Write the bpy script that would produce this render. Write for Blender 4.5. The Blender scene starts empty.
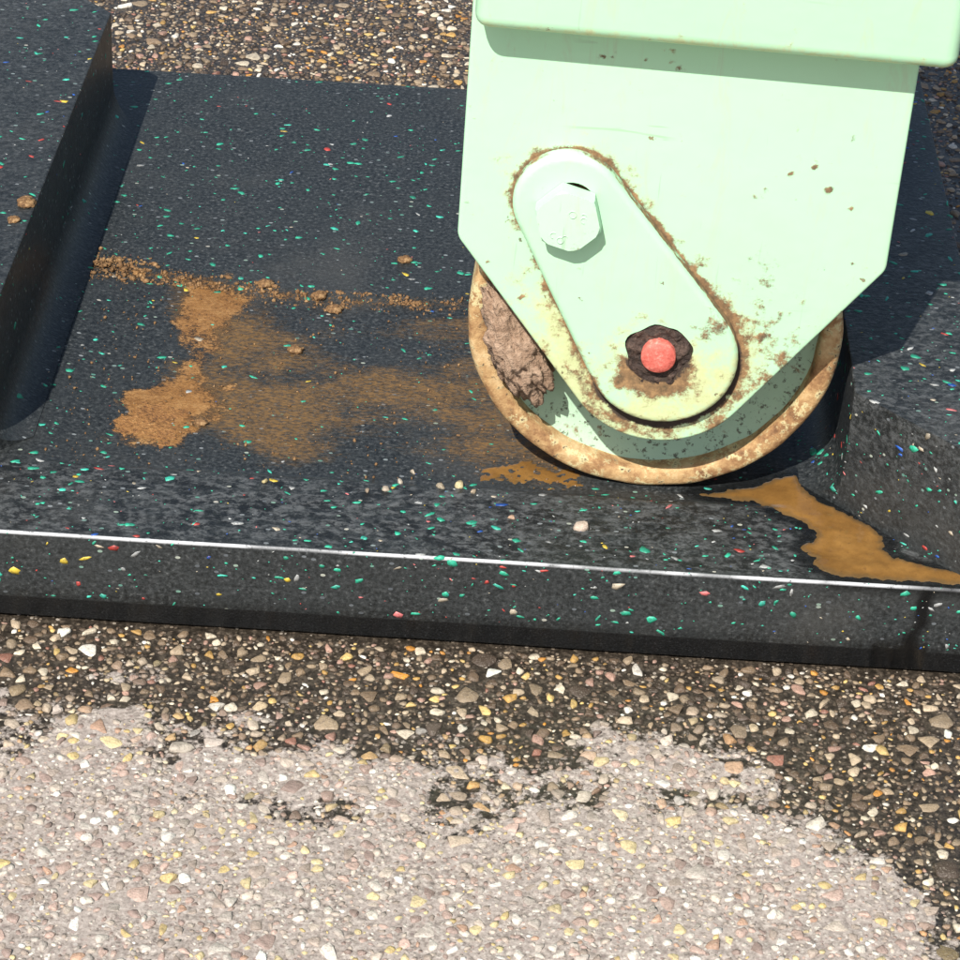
import bpy, bmesh, math, random
import numpy as np
from mathutils import Vector, Matrix, noise as mnoise
from math import radians, sin, cos, pi, atan2, hypot

rng = np.random.default_rng(11)
random.seed(11)
scene = bpy.context.scene
C = scene.collection

# ------------------------------------------------------------------ camera
PITCH, ROLL, YAW = radians(33.0), math.atan(.0543), radians(.76)
CAM = Vector((0.01301, -1.15095, 0.85196))
fw = Vector((-sin(YAW)*cos(PITCH), cos(YAW)*cos(PITCH), -sin(PITCH)))
r0 = Vector((cos(YAW), sin(YAW), 0)); u0 = r0.cross(fw)
rt = r0*cos(ROLL) + u0*sin(ROLL); up = u0*cos(ROLL) - r0*sin(ROLL)
cam = bpy.data.cameras.new('camera'); cam_o = bpy.data.objects.new('camera', cam); C.objects.link(cam_o)
cam.sensor_width = 36; cam.sensor_fit = 'HORIZONTAL'; cam.lens = 2711/960*36
cam.clip_start = .02; cam.clip_end = 200
m = Matrix((rt, up, -fw)).transposed().to_4x4(); m.translation = CAM
cam_o.matrix_world = m
scene.camera = cam_o

# ------------------------------------------------------------------ sky, sun, exposure
SUN = Vector((.36, 1.0, -1.2)).normalized()           # direction the light travels
world = bpy.data.worlds.new('World'); scene.world = world; world.use_nodes = True
wn = world.node_tree
sky = wn.nodes.new('ShaderNodeTexSky'); sky.sky_type = 'NISHITA'; sky.sun_disc = False
sky.sun_elevation = math.asin(-SUN.z); sky.sun_rotation = atan2(-SUN.x, -SUN.y)
sky.air_density = 1.0; sky.dust_density = 2.0
bg = wn.nodes['Background']; bg.inputs['Strength'].default_value = .08
wn.links.new(sky.outputs[0], bg.inputs[0])
sun = bpy.data.lights.new('sun', 'SUN'); sun.energy = 4.6; sun.angle = radians(.55); sun.color = (1, .96, .89)
sun_o = bpy.data.objects.new('sun', sun); C.objects.link(sun_o)
sun_o.rotation_euler = SUN.to_track_quat('-Z', 'Y').to_euler(); sun_o.location = (-1, -2, 4)
scene.view_settings.view_transform = 'Standard'; scene.view_settings.look = 'None'
scene.view_settings.gamma = 1; scene.view_settings.use_curve_mapping = False
scene.view_settings.exposure = .48
scene.cycles.use_denoising = True

# ------------------------------------------------------------------ helpers
def empty(name, loc=(0,0,0), rot=None, label=None, cat=None):
    o = bpy.data.objects.new(name, None); C.objects.link(o); o.location = loc; o.empty_display_size = .05
    if rot: o.rotation_euler = rot
    tag(o, label, cat); return o
def tag(o, label=None, cat=None, group=None, kind=None):
    for k, v in (('label', label), ('category', cat), ('group', group), ('kind', kind)):
        if v: o[k] = v
    return o
def link(name, me, material=None, parent=None, smooth=False):
    o = bpy.data.objects.new(name, me); C.objects.link(o)
    if material and not me.materials: me.materials.append(material)
    if parent: o.parent = parent
    if smooth: me.polygons.foreach_set('use_smooth', np.ones(len(me.polygons), bool))
    return o
def mesh_np(name, verts, faces):
    """verts (n,3), faces (m,k) with constant k, or a list of such arrays"""
    me = bpy.data.meshes.new(name)
    fl = faces if isinstance(faces, list) else [faces]
    idx = np.concatenate([f.ravel() for f in fl]).astype(np.int32)
    tot = np.concatenate([np.full(len(f), f.shape[1]) for f in fl]).astype(np.int32)
    st = np.concatenate([[0], np.cumsum(tot)[:-1]]).astype(np.int32)
    me.vertices.add(len(verts)); me.vertices.foreach_set('co', np.asarray(verts, np.float32).ravel())
    me.loops.add(len(idx)); me.loops.foreach_set('vertex_index', idx)
    me.polygons.add(len(tot)); me.polygons.foreach_set('loop_start', st)
    me.update(calc_edges=True); me.validate(); return me
def bm_mesh(name, bm):
    bmesh.ops.recalc_face_normals(bm, faces=bm.faces)
    me = bpy.data.meshes.new(name); bm.to_mesh(me); bm.free(); return me
def coords(me):
    a = np.empty(len(me.vertices)*3, np.float32); me.vertices.foreach_get('co', a); return a.reshape(-1, 3)
def attr(me, name, vals):
    a = me.attributes.new(name, 'FLOAT', 'POINT'); a.data.foreach_set('value', np.asarray(vals, np.float32))
def cattr(me, name, vals):
    a = me.attributes.new(name, 'FLOAT_COLOR', 'POINT')
    a.data.foreach_set('color', np.c_[vals, np.ones(len(vals))].astype(np.float32).ravel())
def sstep(a, b, x):
    t = np.clip((x-a)/(b-a), 0, 1); return t*t*(3-2*t)
_L = np.random.default_rng(5).random((256, 256))
def vnoise(x, y):
    xi = np.floor(x).astype(int); yi = np.floor(y).astype(int); fx = x-xi; fy = y-yi
    fx = fx*fx*(3-2*fx); fy = fy*fy*(3-2*fy)
    g = lambda i, j: _L[(xi+i) % 256, (yi+j) % 256]
    return (g(0,0)*(1-fx)+g(1,0)*fx)*(1-fy) + (g(0,1)*(1-fx)+g(1,1)*fx)*fy
def fbm(x, y, s, o=4):
    x = np.asarray(x, float)*s; y = np.asarray(y, float)*s; v = 0; a = .5
    for k in range(o):
        v = v + a*vnoise(x+17.3*k, y+9.1*k); a *= .5; x = x*2.03; y = y*2.03
    return v/(1-.5**o)
def poly_sd(px, py, poly):
    """signed distance to polygon, negative inside"""
    d = np.full(np.shape(px), 1e9); ins = np.zeros(np.shape(px), bool); n = len(poly)
    for i in range(n):
        x0, y0 = poly[i]; x1, y1 = poly[(i+1) % n]
        ex, ey = x1-x0, y1-y0; t = np.clip(((px-x0)*ex+(py-y0)*ey)/(ex*ex+ey*ey+1e-12), 0, 1)
        d = np.minimum(d, np.hypot(px-x0-t*ex, py-y0-t*ey))
        if y0 != y1: ins ^= ((y0 > py) != (y1 > py)) & (px < (x1-x0)*(py-y0)/(y1-y0)+x0)
    return np.where(ins, -d, d)

# node helpers
def new_mat(name):
    mt = bpy.data.materials.new(name); mt.use_nodes = True
    return mt, mt.node_tree, mt.node_tree.nodes['Principled BSDF']
def put(nt, sock, v):
    if isinstance(v, bpy.types.NodeSocket): nt.links.new(v, sock)
    elif isinstance(v, (tuple, list)) and len(v) == 3 and sock.type == 'RGBA': sock.default_value = (*v, 1)
    else: sock.default_value = v
def MA(nt, op, a, b=0.0, clamp=False):
    n = nt.nodes.new('ShaderNodeMath'); n.operation = op; n.use_clamp = clamp
    put(nt, n.inputs[0], a); put(nt, n.inputs[1], b); return n.outputs[0]
def MIX(nt, fac, a, b, mode='MIX'):
    n = nt.nodes.new('ShaderNodeMix'); n.data_type = 'RGBA'; n.blend_type = mode
    put(nt, n.inputs['Factor'], fac); put(nt, n.inputs[6], a); put(nt, n.inputs[7], b); return n.outputs[2]
def MF(nt, fac, a, b):
    n = nt.nodes.new('ShaderNodeMix'); n.data_type = 'FLOAT'
    put(nt, n.inputs[0], fac); put(nt, n.inputs[2], a); put(nt, n.inputs[3], b); return n.outputs[0]
def SS(nt, x, lo, hi, a=0.0, b=1.0):
    n = nt.nodes.new('ShaderNodeMapRange'); n.interpolation_type = 'SMOOTHSTEP'
    put(nt, n.inputs[0], x); put(nt, n.inputs[1], lo); put(nt, n.inputs[2], hi); put(nt, n.inputs[3], a); put(nt, n.inputs[4], b)
    return n.outputs[0]
def OBJ(nt, scale=(1,1,1)):
    t = nt.nodes.new('ShaderNodeTexCoord'); mp = nt.nodes.new('ShaderNodeMapping')
    nt.links.new(t.outputs['Object'], mp.inputs[0]); mp.inputs['Scale'].default_value = scale; return mp.outputs[0]
def NOI(nt, vec, scale, detail=4.0, rough=.6, dist=0.0, out=0):
    n = nt.nodes.new('ShaderNodeTexNoise'); put(nt, n.inputs['Vector'], vec); n.inputs['Scale'].default_value = scale
    n.inputs['Detail'].default_value = detail; n.inputs['Roughness'].default_value = rough; n.inputs['Distortion'].default_value = dist
    return n.outputs[out]
def VOR(nt, vec, scale, feature='F1', out='Distance', rnd=1.0):
    n = nt.nodes.new('ShaderNodeTexVoronoi'); n.feature = feature; put(nt, n.inputs['Vector'], vec)
    n.inputs['Scale'].default_value = scale; n.inputs['Randomness'].default_value = rnd; return n.outputs[out]
def RAMP(nt, fac, stops):
    n = nt.nodes.new('ShaderNodeValToRGB'); el = n.color_ramp.elements
    while len(el) < len(stops): el.new(.5)
    for e, (p, c) in zip(el, stops): e.position = p; e.color = (*c, 1)
    put(nt, n.inputs[0], fac); return n.outputs[0]
def AT(nt, name, out='Fac'):
    n = nt.nodes.new('ShaderNodeAttribute'); n.attribute_name = name; return n.outputs[out]
def SEP(nt, col):
    n = nt.nodes.new('ShaderNodeSeparateColor'); put(nt, n.inputs[0], col); return n.outputs
def BUMP(nt, h, strength=.3, dist=.001, normal=None):
    n = nt.nodes.new('ShaderNodeBump'); n.inputs['Strength'].default_value = strength; n.inputs['Distance'].default_value = dist
    put(nt, n.inputs['Height'], h)
    if normal: nt.links.new(normal, n.inputs['Normal'])
    return n.outputs[0]

# ------------------------------------------------------------------ materials
def mat_rubber():
    """recycled black rubber/plastic with grey mottling, mud film (attr mud), pale front edge strip (attr edge), worn lip (attr worn), wet (attr wet)"""
    mt, nt, b = new_mat('recycled_rubber'); v = OBJ(nt)
    n1 = NOI(nt, v, 420, 3, .65); n2 = NOI(nt, v, 28, 4, .6); n3 = NOI(nt, OBJ(nt, (.35,1,1)), 900, 2, .6)
    worn = AT(nt, 'worn')
    base = RAMP(nt, n1, [(.32, (.0085,.0098,.0102)), (.47, (.0215,.0245,.0255)), (.60, (.040,.0445,.046)), (.74, (.115,.12,.12))])
    base = MIX(nt, SS(nt, n2, .40, .70, 0, .45), base, (.031,.035,.0365))
    pit = NOI(nt, OBJ(nt, (.5,1,1)), 700, 3, .7); base = MIX(nt, SS(nt, pit, .56, .68, 0, .85), base, (.008,.009,.0095))
    # worn lip: patchy grey scraping
    w1 = NOI(nt, OBJ(nt, (.62,1,1)), 260, 5, .75, .3)
    wm = MA(nt, 'MULTIPLY', SS(nt, w1, .44, .66), worn)
    base = MIX(nt, MA(nt, 'MULTIPLY', SS(nt, NOI(nt, v, 60, 4, .6), .42, .58), worn), base, (.009,.0105,.0115))
    base = MIX(nt, MA(nt, 'MULTIPLY', wm, .75), base, (.125,.132,.136))
    # little pale specks in the regrind
    vd = VOR(nt, OBJ(nt, (.6,1,1)), 330); vc = SEP(nt, VOR(nt, OBJ(nt, (.6,1,1)), 330, out='Color'))
    sp = MA(nt, 'MULTIPLY', MA(nt, 'LESS_THAN', vd, .27), MA(nt, 'GREATER_THAN', vc[0], .93))
    base = MIX(nt, sp, base, RAMP(nt, vc[1], [(0, (.08,.09,.1)), (.5, (.22,.24,.25)), (.8, (.07,.22,.17)), (1, (.4,.38,.33))]))
    # dusty film, faint
    dustn = MA(nt, 'MULTIPLY', SS(nt, NOI(nt, v, 9, 5, .65), .50, .75), .22)
    base = MIX(nt, dustn, base, (.10,.095,.085))
    band = AT(nt, 'band'); base = MIX(nt, band, base, RAMP(nt, NOI(nt, v, 900, 3, .7), [(.3, (.004,.0045,.005)), (.6, (.011,.012,.013)), (.75, (.05,.052,.055))]))
    wet = AT(nt, 'wet'); base = MIX(nt, wet, base, (.004,.0045,.005))
    # mud film dragged along x by the wheel
    st = NOI(nt, OBJ(nt, (.30,1,1)), 560, 4, .8, .3); st2 = NOI(nt, v, 110, 6, .75)
    mud = AT(nt, 'mud')
    mm = MA(nt, 'ADD', mud, MA(nt, 'ADD', MA(nt, 'MULTIPLY', MA(nt, 'SUBTRACT', st, .5), 1.5), MA(nt, 'MULTIPLY', MA(nt, 'SUBTRACT', st2, .5), .8)))
    mk = MA(nt, 'MULTIPLY', SS(nt, mm, .40, .90), SS(nt, mud, .03, .15))
    mudc = MIX(nt, NOI(nt, v, 140, 3), (.10,.058,.020), (.24,.135,.048))
    base = MIX(nt, MA(nt, 'MULTIPLY', mk, MA(nt, 'MULTIPLY', SS(nt, NOI(nt, OBJ(nt, (.45,1,1)), 620, 4, .8), .40, .60, .22, 1.0), SS(nt, mud, .2, .9, .55, .95))), base, mudc)
    tm = AT(nt, 'thickmud'); gn = NOI(nt, v, 420, 5, .8); gl = NOI(nt, v, 75, 5, .7)
    tk = MA(nt, 'ADD', tm, MA(nt, 'ADD', MA(nt, 'MULTIPLY', MA(nt, 'SUBTRACT', gn, .5), 1.5), MA(nt, 'MULTIPLY', MA(nt, 'SUBTRACT', gl, .5), 1.3)))
    tk = MA(nt, 'MULTIPLY', SS(nt, tk, .40, .72), SS(nt, tm, .02, .12))
    base = MIX(nt, MA(nt, 'MULTIPLY', tk, .93), base, RAMP(nt, MF(nt, .5, gn, gl), [(.33, (.105,.045,.014)), (.5, (.27,.13,.040)), (.66, (.42,.24,.095))]))
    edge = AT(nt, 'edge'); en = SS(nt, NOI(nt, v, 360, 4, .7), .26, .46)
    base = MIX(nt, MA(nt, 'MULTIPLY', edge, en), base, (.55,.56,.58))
    put(nt, b.inputs['Base Color'], base)
    ro = MF(nt, mk, MF(nt, n2, .30, .50), .55); ro = MF(nt, wet, ro, .22)
    put(nt, b.inputs['Roughness'], ro); b.inputs['Specular IOR Level'].default_value = .34
    h = MA(nt, 'ADD', MA(nt, 'MULTIPLY', n1, .35), MA(nt, 'ADD', MA(nt, 'MULTIPLY', n3, .2), MA(nt, 'MULTIPLY', MA(nt, 'MULTIPLY', w1, worn), 1.3)))
    h = MA(nt, 'ADD', h, MA(nt, 'ADD', MA(nt, 'MULTIPLY', mk, .35), MA(nt, 'MULTIPLY', tk, MA(nt, 'ADD', .6, MA(nt, 'MULTIPLY', gn, 1.2)))))
    put(nt, b.inputs['Normal'], BUMP(nt, h, .7, .0010)); return mt

def mat_paint(name='mint_paint', chips=1.0, c0=(.40,.70,.445), c1=(.46,.735,.50)):
    """mint enamel, with attrs rust / stain / grime_shade (0 where missing)"""
    mt, nt, b = new_mat(name); v = OBJ(nt)
    n1 = NOI(nt, v, 14, 4, .6); n2 = NOI(nt, v, 120, 5, .72); n3 = NOI(nt, v, 420, 3, .6)
    col = MIX(nt, n1, c0, c1)
    rust, stain, grime_shade = AT(nt, 'rust'), AT(nt, 'stain'), AT(nt, 'grime_shade')
    # faint scratches and smears
    sc = NOI(nt, OBJ(nt, (1,1,.18)), 75, 4, .75, 1.2)
    col = MIX(nt, SS(nt, sc, .53, .70, 0, .55), col, (.44,.58,.39))
    s2 = NOI(nt, OBJ(nt, (1.6,1,.10)), 160, 3, .6, .8); col = MIX(nt, MA(nt, 'MULTIPLY', SS(nt, s2, .66, .72), SS(nt, NOI(nt, v, 19, 2), .44, .60, 0, .6)), col, (.30,.44,.30))
    s3 = NOI(nt, OBJ(nt, (.10,1,1.2)), 150, 3, .6, 1.0); col = MIX(nt, MA(nt, 'MULTIPLY', SS(nt, s3, .67, .73), SS(nt, NOI(nt, v, 15, 2), .50, .62, 0, .5)), col, (.26,.36,.24))
    col = MIX(nt, SS(nt, NOI(nt, v, 7, 5, .7), .42, .68, 0, .5), col, (.39,.62,.40))
    sm = MA(nt, 'ADD', stain, MA(nt, 'MULTIPLY', MA(nt, 'SUBTRACT', n2, .5), 1.6))
    col = MIX(nt, MA(nt, 'MULTIPLY', SS(nt, sm, .22, .75), .66), col, MIX(nt, n3, (.48,.40,.13), (.66,.63,.32)))
    rm = MA(nt, 'ADD', rust, MA(nt, 'MULTIPLY', MA(nt, 'SUBTRACT', n2, .5), 1.9))
    rk = MA(nt, 'MULTIPLY', SS(nt, rm, .27, .60), .94)
    rc = RAMP(nt, NOI(nt, v, 210, 4, .7), [(.3, (.060,.028,.014)), (.5, (.19,.095,.042)), (.7, (.36,.20,.085))])
    col = MIX(nt, rk, col, rc)
    # chips and dirt specks
    vd = VOR(nt, v, 150); vc = SEP(nt, VOR(nt, v, 150, out='Color'))
    dens = MA(nt, 'ADD', MA(nt, 'MULTIPLY', stain, .22), SS(nt, NOI(nt, v, 26, 2), .40, .70, .0, .045*chips))
    ck = MA(nt, 'MULTIPLY', MA(nt, 'LESS_THAN', vc[0], dens), MA(nt, 'LESS_THAN', MA(nt, 'ADD', vd, MA(nt, 'MULTIPLY', MA(nt, 'SUBTRACT', n3, .5), 1.1)), MA(nt, 'ADD', .02, MA(nt, 'MULTIPLY', vc[1], .24))))
    col = MIX(nt, MA(nt, 'MULTIPLY', ck, .8), col, MIX(nt, vc[2], (.06,.045,.03), (.28,.15,.06)))
    gm = SS(nt, MA(nt, 'ADD', grime_shade, MA(nt, 'MULTIPLY', MA(nt, 'SUBTRACT', n2, .5), 1.3)), .42, .68)
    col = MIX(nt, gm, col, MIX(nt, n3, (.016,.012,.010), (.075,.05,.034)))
    put(nt, b.inputs['Base Color'], col)
    rk2 = MA(nt, 'MAXIMUM', rk, gm)
    put(nt, b.inputs['Roughness'], MF(nt, rk2, MF(nt, n1, .32, .46), .85))
    h = MA(nt, 'ADD', MA(nt, 'ADD', MA(nt, 'MULTIPLY', n1, 2.0), MA(nt, 'MULTIPLY', NOI(nt, v, 70, 3, .5), .5)), MA(nt, 'MULTIPLY', MA(nt, 'MULTIPLY', n2, rk2), 1.0))
    h = MA(nt, 'SUBTRACT', h, MA(nt, 'MULTIPLY', ck, .5))
    put(nt, b.inputs['Normal'], BUMP(nt, h, .5, .0008)); return mt

def mat_rim():
    mt, nt, b = new_mat('rusty_rim'); v = OBJ(nt)
    n1 = NOI(nt, v, 55, 5, .7); n2 = NOI(nt, v, 230, 4, .7); n4 = NOI(nt, v, 22, 3, .6)
    col = RAMP(nt, n1, [(.30, (.11,.050,.022)), (.43, (.29,.155,.065)), (.54, (.46,.29,.13)), (.70, (.62,.46,.25))])
    pk = SS(nt, MA(nt, 'ADD', n4, MA(nt, 'MULTIPLY', MA(nt, 'SUBTRACT', n2, .5), .9)), .52, .62)
    col = MIX(nt, MA(nt, 'MULTIPLY', pk, .75), col, MIX(nt, n2, (.58,.47,.20), (.70,.66,.40)))
    col = MIX(nt, SS(nt, n2, .58, .70), col, (.085,.042,.022))
    put(nt, b.inputs['Base Color'], col); b.inputs['Roughness'].default_value = .8
    put(nt, b.inputs['Normal'], BUMP(nt, MA(nt, 'ADD', n1, n2), .6, .0012)); return mt
def mat_web():
    mt, nt, b = new_mat('dull_green_web'); v = OBJ(nt)
    n1 = NOI(nt, v, 60, 5, .7); n2 = NOI(nt, v, 260, 4, .7)
    col = MIX(nt, n1, (.36,.55,.38), (.46,.62,.45))
    col = MIX(nt, SS(nt, n2, .54, .66), col, (.10,.11,.075)); col = MIX(nt, SS(nt, n1, .60, .70), col, (.20,.13,.065))
    put(nt, b.inputs['Base Color'], col); b.inputs['Roughness'].default_value = .6
    put(nt, b.inputs['Normal'], BUMP(nt, n2, .4, .0008)); return mt
def mat_noise(name, stops, scale, rough=.8, bump=.6, bdist=.001, fine=240):
    mt, nt, b = new_mat(name); v = OBJ(nt); n1 = NOI(nt, v, scale, 5, .7); n2 = NOI(nt, v, fine, 4, .7)
    put(nt, b.inputs['Base Color'], RAMP(nt, MF(nt, .4, n1, n2), stops)); b.inputs['Roughness'].default_value = rough
    put(nt, b.inputs['Normal'], BUMP(nt, MA(nt, 'ADD', n1, n2), bump, bdist)); return mt
def mat_stone(name, use_obj):
    mt, nt, b = new_mat(name)
    if use_obj: col = nt.nodes.new('ShaderNodeObjectInfo').outputs['Color']
    else: col = AT(nt, 'col', 'Color')
    g = nt.nodes.new('ShaderNodeNewGeometry').outputs['Position']
    n1 = NOI(nt, g, 330, 4, .7); n2 = NOI(nt, g, 1100, 2, .6)
    c = MIX(nt, SS(nt, n1, .40, .66, 0, .8), col, MIX(nt, .5, col, (.10,.075,.055)))
    c = MIX(nt, SS(nt, n2, .55, .75, 0, .30), c, (.62,.56,.46), 'MIX')
    c = MIX(nt, SS(nt, NOI(nt, g, 620, 4, .75), .56, .70, 0, .55), c, (.06,.042,.03))
    put(nt, b.inputs['Base Color'], c); put(nt, b.inputs['Roughness'], MF(nt, n1, .38, .75))
    put(nt, b.inputs['Normal'], BUMP(nt, MA(nt, 'ADD', n1, MA(nt, 'MULTIPLY', n2, .5)), .8, .0010)); return mt
def mat_ground():
    mt, nt, b = new_mat('asphalt_ground'); v = OBJ(nt)
    n1 = NOI(nt, v, 300, 4, .7); n2 = NOI(nt, v, 40, 4, .6)
    dark = RAMP(nt, n1, [(.30, (.010,.008,.006)), (.5, (.034,.027,.020)), (.62, (.075,.060,.045)), (.78, (.20,.165,.125))])
    vd = VOR(nt, v, 430); vc = SEP(nt, VOR(nt, v, 430, out='Color'))
    gr = MA(nt, 'MULTIPLY', MA(nt, 'LESS_THAN', vd, .42), MA(nt, 'GREATER_THAN', vc[0], .62))
    dark = MIX(nt, gr, dark, RAMP(nt, vc[1], [(0, (.05,.04,.03)), (.5, (.11,.085,.062)), (.8, (.20,.16,.12)), (1, (.36,.32,.27))]))
    lt = RAMP(nt, n1, [(.30, (.07,.056,.048)), (.45, (.255,.215,.188)), (.58, (.385,.333,.295)), (.72, (.62,.555,.495))])
    lt = MIX(nt, MA(nt, 'MULTIPLY', gr, .75), lt, RAMP(nt, vc[1], [(0, (.16,.12,.11)), (.35, (.34,.25,.22)), (.6, (.40,.36,.31)), (.85, (.52,.49,.45)), (1, (.58,.54,.46))]))
    lt = MIX(nt, SS(nt, NOI(nt, v, 520, 3, .7), .56, .68, 0, .8), lt, (.08,.06,.048))
    lt = MIX(nt, SS(nt, n2, .35, .7, 0, .4), lt, (.37,.315,.285))
    # beyond the modelled stones the aggregate is carried by the material alone
    far = AT(nt, 'far'); fd = VOR(nt, v, 150); fc = SEP(nt, VOR(nt, v, 150, out='Color'))
    fs = MA(nt, 'MULTIPLY', MA(nt, 'MULTIPLY', MA(nt, 'LESS_THAN', MA(nt, 'ADD', fd, MA(nt, 'MULTIPLY', n1, .3)), .52), MA(nt, 'GREATER_THAN', fc[0], .3)), far)
    fcol = RAMP(nt, fc[1], [(0, (.055,.038,.026)), (.25, (.12,.08,.05)), (.5, (.21,.145,.088)), (.7, (.30,.225,.145)), (.85, (.46,.27,.075)), (.93, (.44,.345,.235)), (1, (.7,.64,.52))])
    dark = MIX(nt, fs, dark, fcol); lt = MIX(nt, MA(nt, 'MULTIPLY', fs, .7), lt, RAMP(nt, fc[1], [(0, (.30,.21,.18)), (.4, (.44,.39,.34)), (.7, (.54,.46,.38)), (1, (.74,.68,.58))]))
    d = AT(nt, 'dust')
    dm = SS(nt, MA(nt, 'ADD', d, MA(nt, 'ADD', MA(nt, 'MULTIPLY', MA(nt, 'SUBTRACT', n1, .5), 1.3), MA(nt, 'MULTIPLY', MA(nt, 'SUBTRACT', NOI(nt, v, 95, 4, .7), .5), 1.2))), .30, .70)
    put(nt, b.inputs['Base Color'], MIX(nt, dm, dark, lt)); put(nt, b.inputs['Roughness'], MF(nt, dm, .34, .9))
    h = MA(nt, 'ADD', MA(nt, 'MULTIPLY', n1, 1.0), MA(nt, 'MULTIPLY', gr, .4))
    put(nt, b.inputs['Normal'], BUMP(nt, h, .55, .0010)); return mt
def mat_fleck(name, use_obj):
    mt, nt, b = new_mat(name)
    col = nt.nodes.new('ShaderNodeObjectInfo').outputs['Color'] if use_obj else AT(nt, 'col', 'Color')
    g = nt.nodes.new('ShaderNodeNewGeometry').outputs['Position']
    n1 = NOI(nt, g, 700, 3, .6)
    put(nt, b.inputs['Base Color'], MIX(nt, SS(nt, n1, .48, .70, 0, .6), col, (.035,.038,.041))); b.inputs['Roughness'].default_value = .5
    return mt

RUBBER = mat_rubber(); PAINT = mat_paint(); BOLTP = mat_paint('pale_mint_paint', 1.5, (.43,.68,.47), (.49,.71,.53)); RIM = mat_rim(); WEB = mat_web()
STONE_V = mat_stone('pebble_mix', False); STONE_O = mat_stone('pebble', True)
FLECK_V = mat_fleck('plastic_fleck_mix', False); FLECK_O = mat_fleck('plastic_fleck', True)
GROUND = mat_ground()
CLAY = mat_noise('dry_clay', [(.25, (.10,.060,.038)), (.45, (.27,.175,.115)), (.7, (.46,.33,.235))], 60, .95, .9, .002)
CRUMB = mat_noise('damp_earth', [(.3, (.055,.028,.012)), (.5, (.19,.10,.038)), (.68, (.42,.27,.13))], 260, .75, .7, .0012, 500)
GREASE = mat_noise('greasy_dirt', [(.3, (.010,.007,.006)), (.5, (.045,.027,.020)), (.7, (.15,.095,.07))], 130, .7, .9, .002, 420)
REDPIN = mat_noise('red_painted_steel', [(.30, (.20,.05,.035)), (.40, (.50,.095,.07)), (.56, (.62,.15,.115)), (.70, (.70,.32,.26))], 130, .6, .5, .0008, 520)
def mat_mudwater():
    mt, nt, b = new_mat('muddy_water'); v = OBJ(nt)
    n = NOI(nt, v, 38, 5, .65); n2 = NOI(nt, v, 500, 3, .6)
    c = RAMP(nt, n, [(.3, (.13,.064,.018)), (.55, (.22,.112,.030)), (.75, (.30,.16,.046))])
    c = MIX(nt, MA(nt, 'MULTIPLY', SS(nt, AT(nt, 'thin'), .1, 1.), .75), c, (.085,.060,.03))
    c = MIX(nt, SS(nt, n2, .60, .72, 0, .5), c, (.10,.05,.02))
    put(nt, b.inputs['Base Color'], c); put(nt, b.inputs['Roughness'], MF(nt, n, .07, .22))
    put(nt, b.inputs['Normal'], BUMP(nt, MA(nt, 'ADD', n, MA(nt, 'MULTIPLY', n2, .25)), .25, .001)); return mt
MUDW = mat_mudwater()
def mat_smear():
    mt, nt, b = new_mat('wet_mud'); v = OBJ(nt)
    n = NOI(nt, v, 70, 5, .7); n2 = NOI(nt, v, 420, 4, .7)
    c = RAMP(nt, MF(nt, .55, n, n2), [(.36, (.09,.040,.013)), (.47, (.24,.108,.031)), (.56, (.34,.165,.050)), (.68, (.46,.27,.11))])
    put(nt, b.inputs['Base Color'], c); put(nt, b.inputs['Roughness'], MF(nt, n2, .4, .75))
    put(nt, b.inputs['Normal'], BUMP(nt, MA(nt, 'ADD', n, n2), .9, .0024)); return mt
SMEAR = mat_smear()

# ------------------------------------------------------------------ dimensions (metres)
HB = .055             # top of the pad's base plate
HT = .127             # top of its end blocks
X0, X1, YB = -.42, .262, .573
XL, XR, YC = -.268, .190, .072      # inner walls of the blocks and the setback of their corners

# ------------------------------------------------------------------ ground
DUST = np.array([[-600,-120],[-400,-80],[-239,-62],[-179,-56],[-146,-73],[-110,-74],[-87,-103],[-32,-107],[16,-99],[46,-94],[76,-87],[116,-91],[150,-107],[178,-135],[209,-161],[236,-180],[300,-215],[450,-260],[700,-300]])/1000
def dust_at(x, y):
    b = np.interp(x, DUST[:,0], DUST[:,1])
    d = (b-y)
    d = d+.010+.010*sstep(-.12, .0, x)*sstep(.2, .1, x)
    n = fbm(x+3, y+5, 22, 5)-.5; n2 = fbm(x+1, y+2, 75, 3)-.5
    hole = sstep(.53, .68, fbm(x*.8+9, y*1.3+4, 27, 4))*sstep(.12, .03, d)*.8
    n3 = fbm(x+7, y+1, 190, 3)-.5
    return np.clip(sstep(-.032, .034, d + n*.045 + n2*.045 + n3*.032) - hole*(.8+1.5*n3), 0, 1)
def ground_h(x, y):
    d = dust_at(x, y)
    return d*.0011 + (fbm(x, y, 45, 3)-.5)*.0010 + (fbm(x, y, 210, 3)-.5)*(.0012+.0003*d) - .0013
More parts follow.
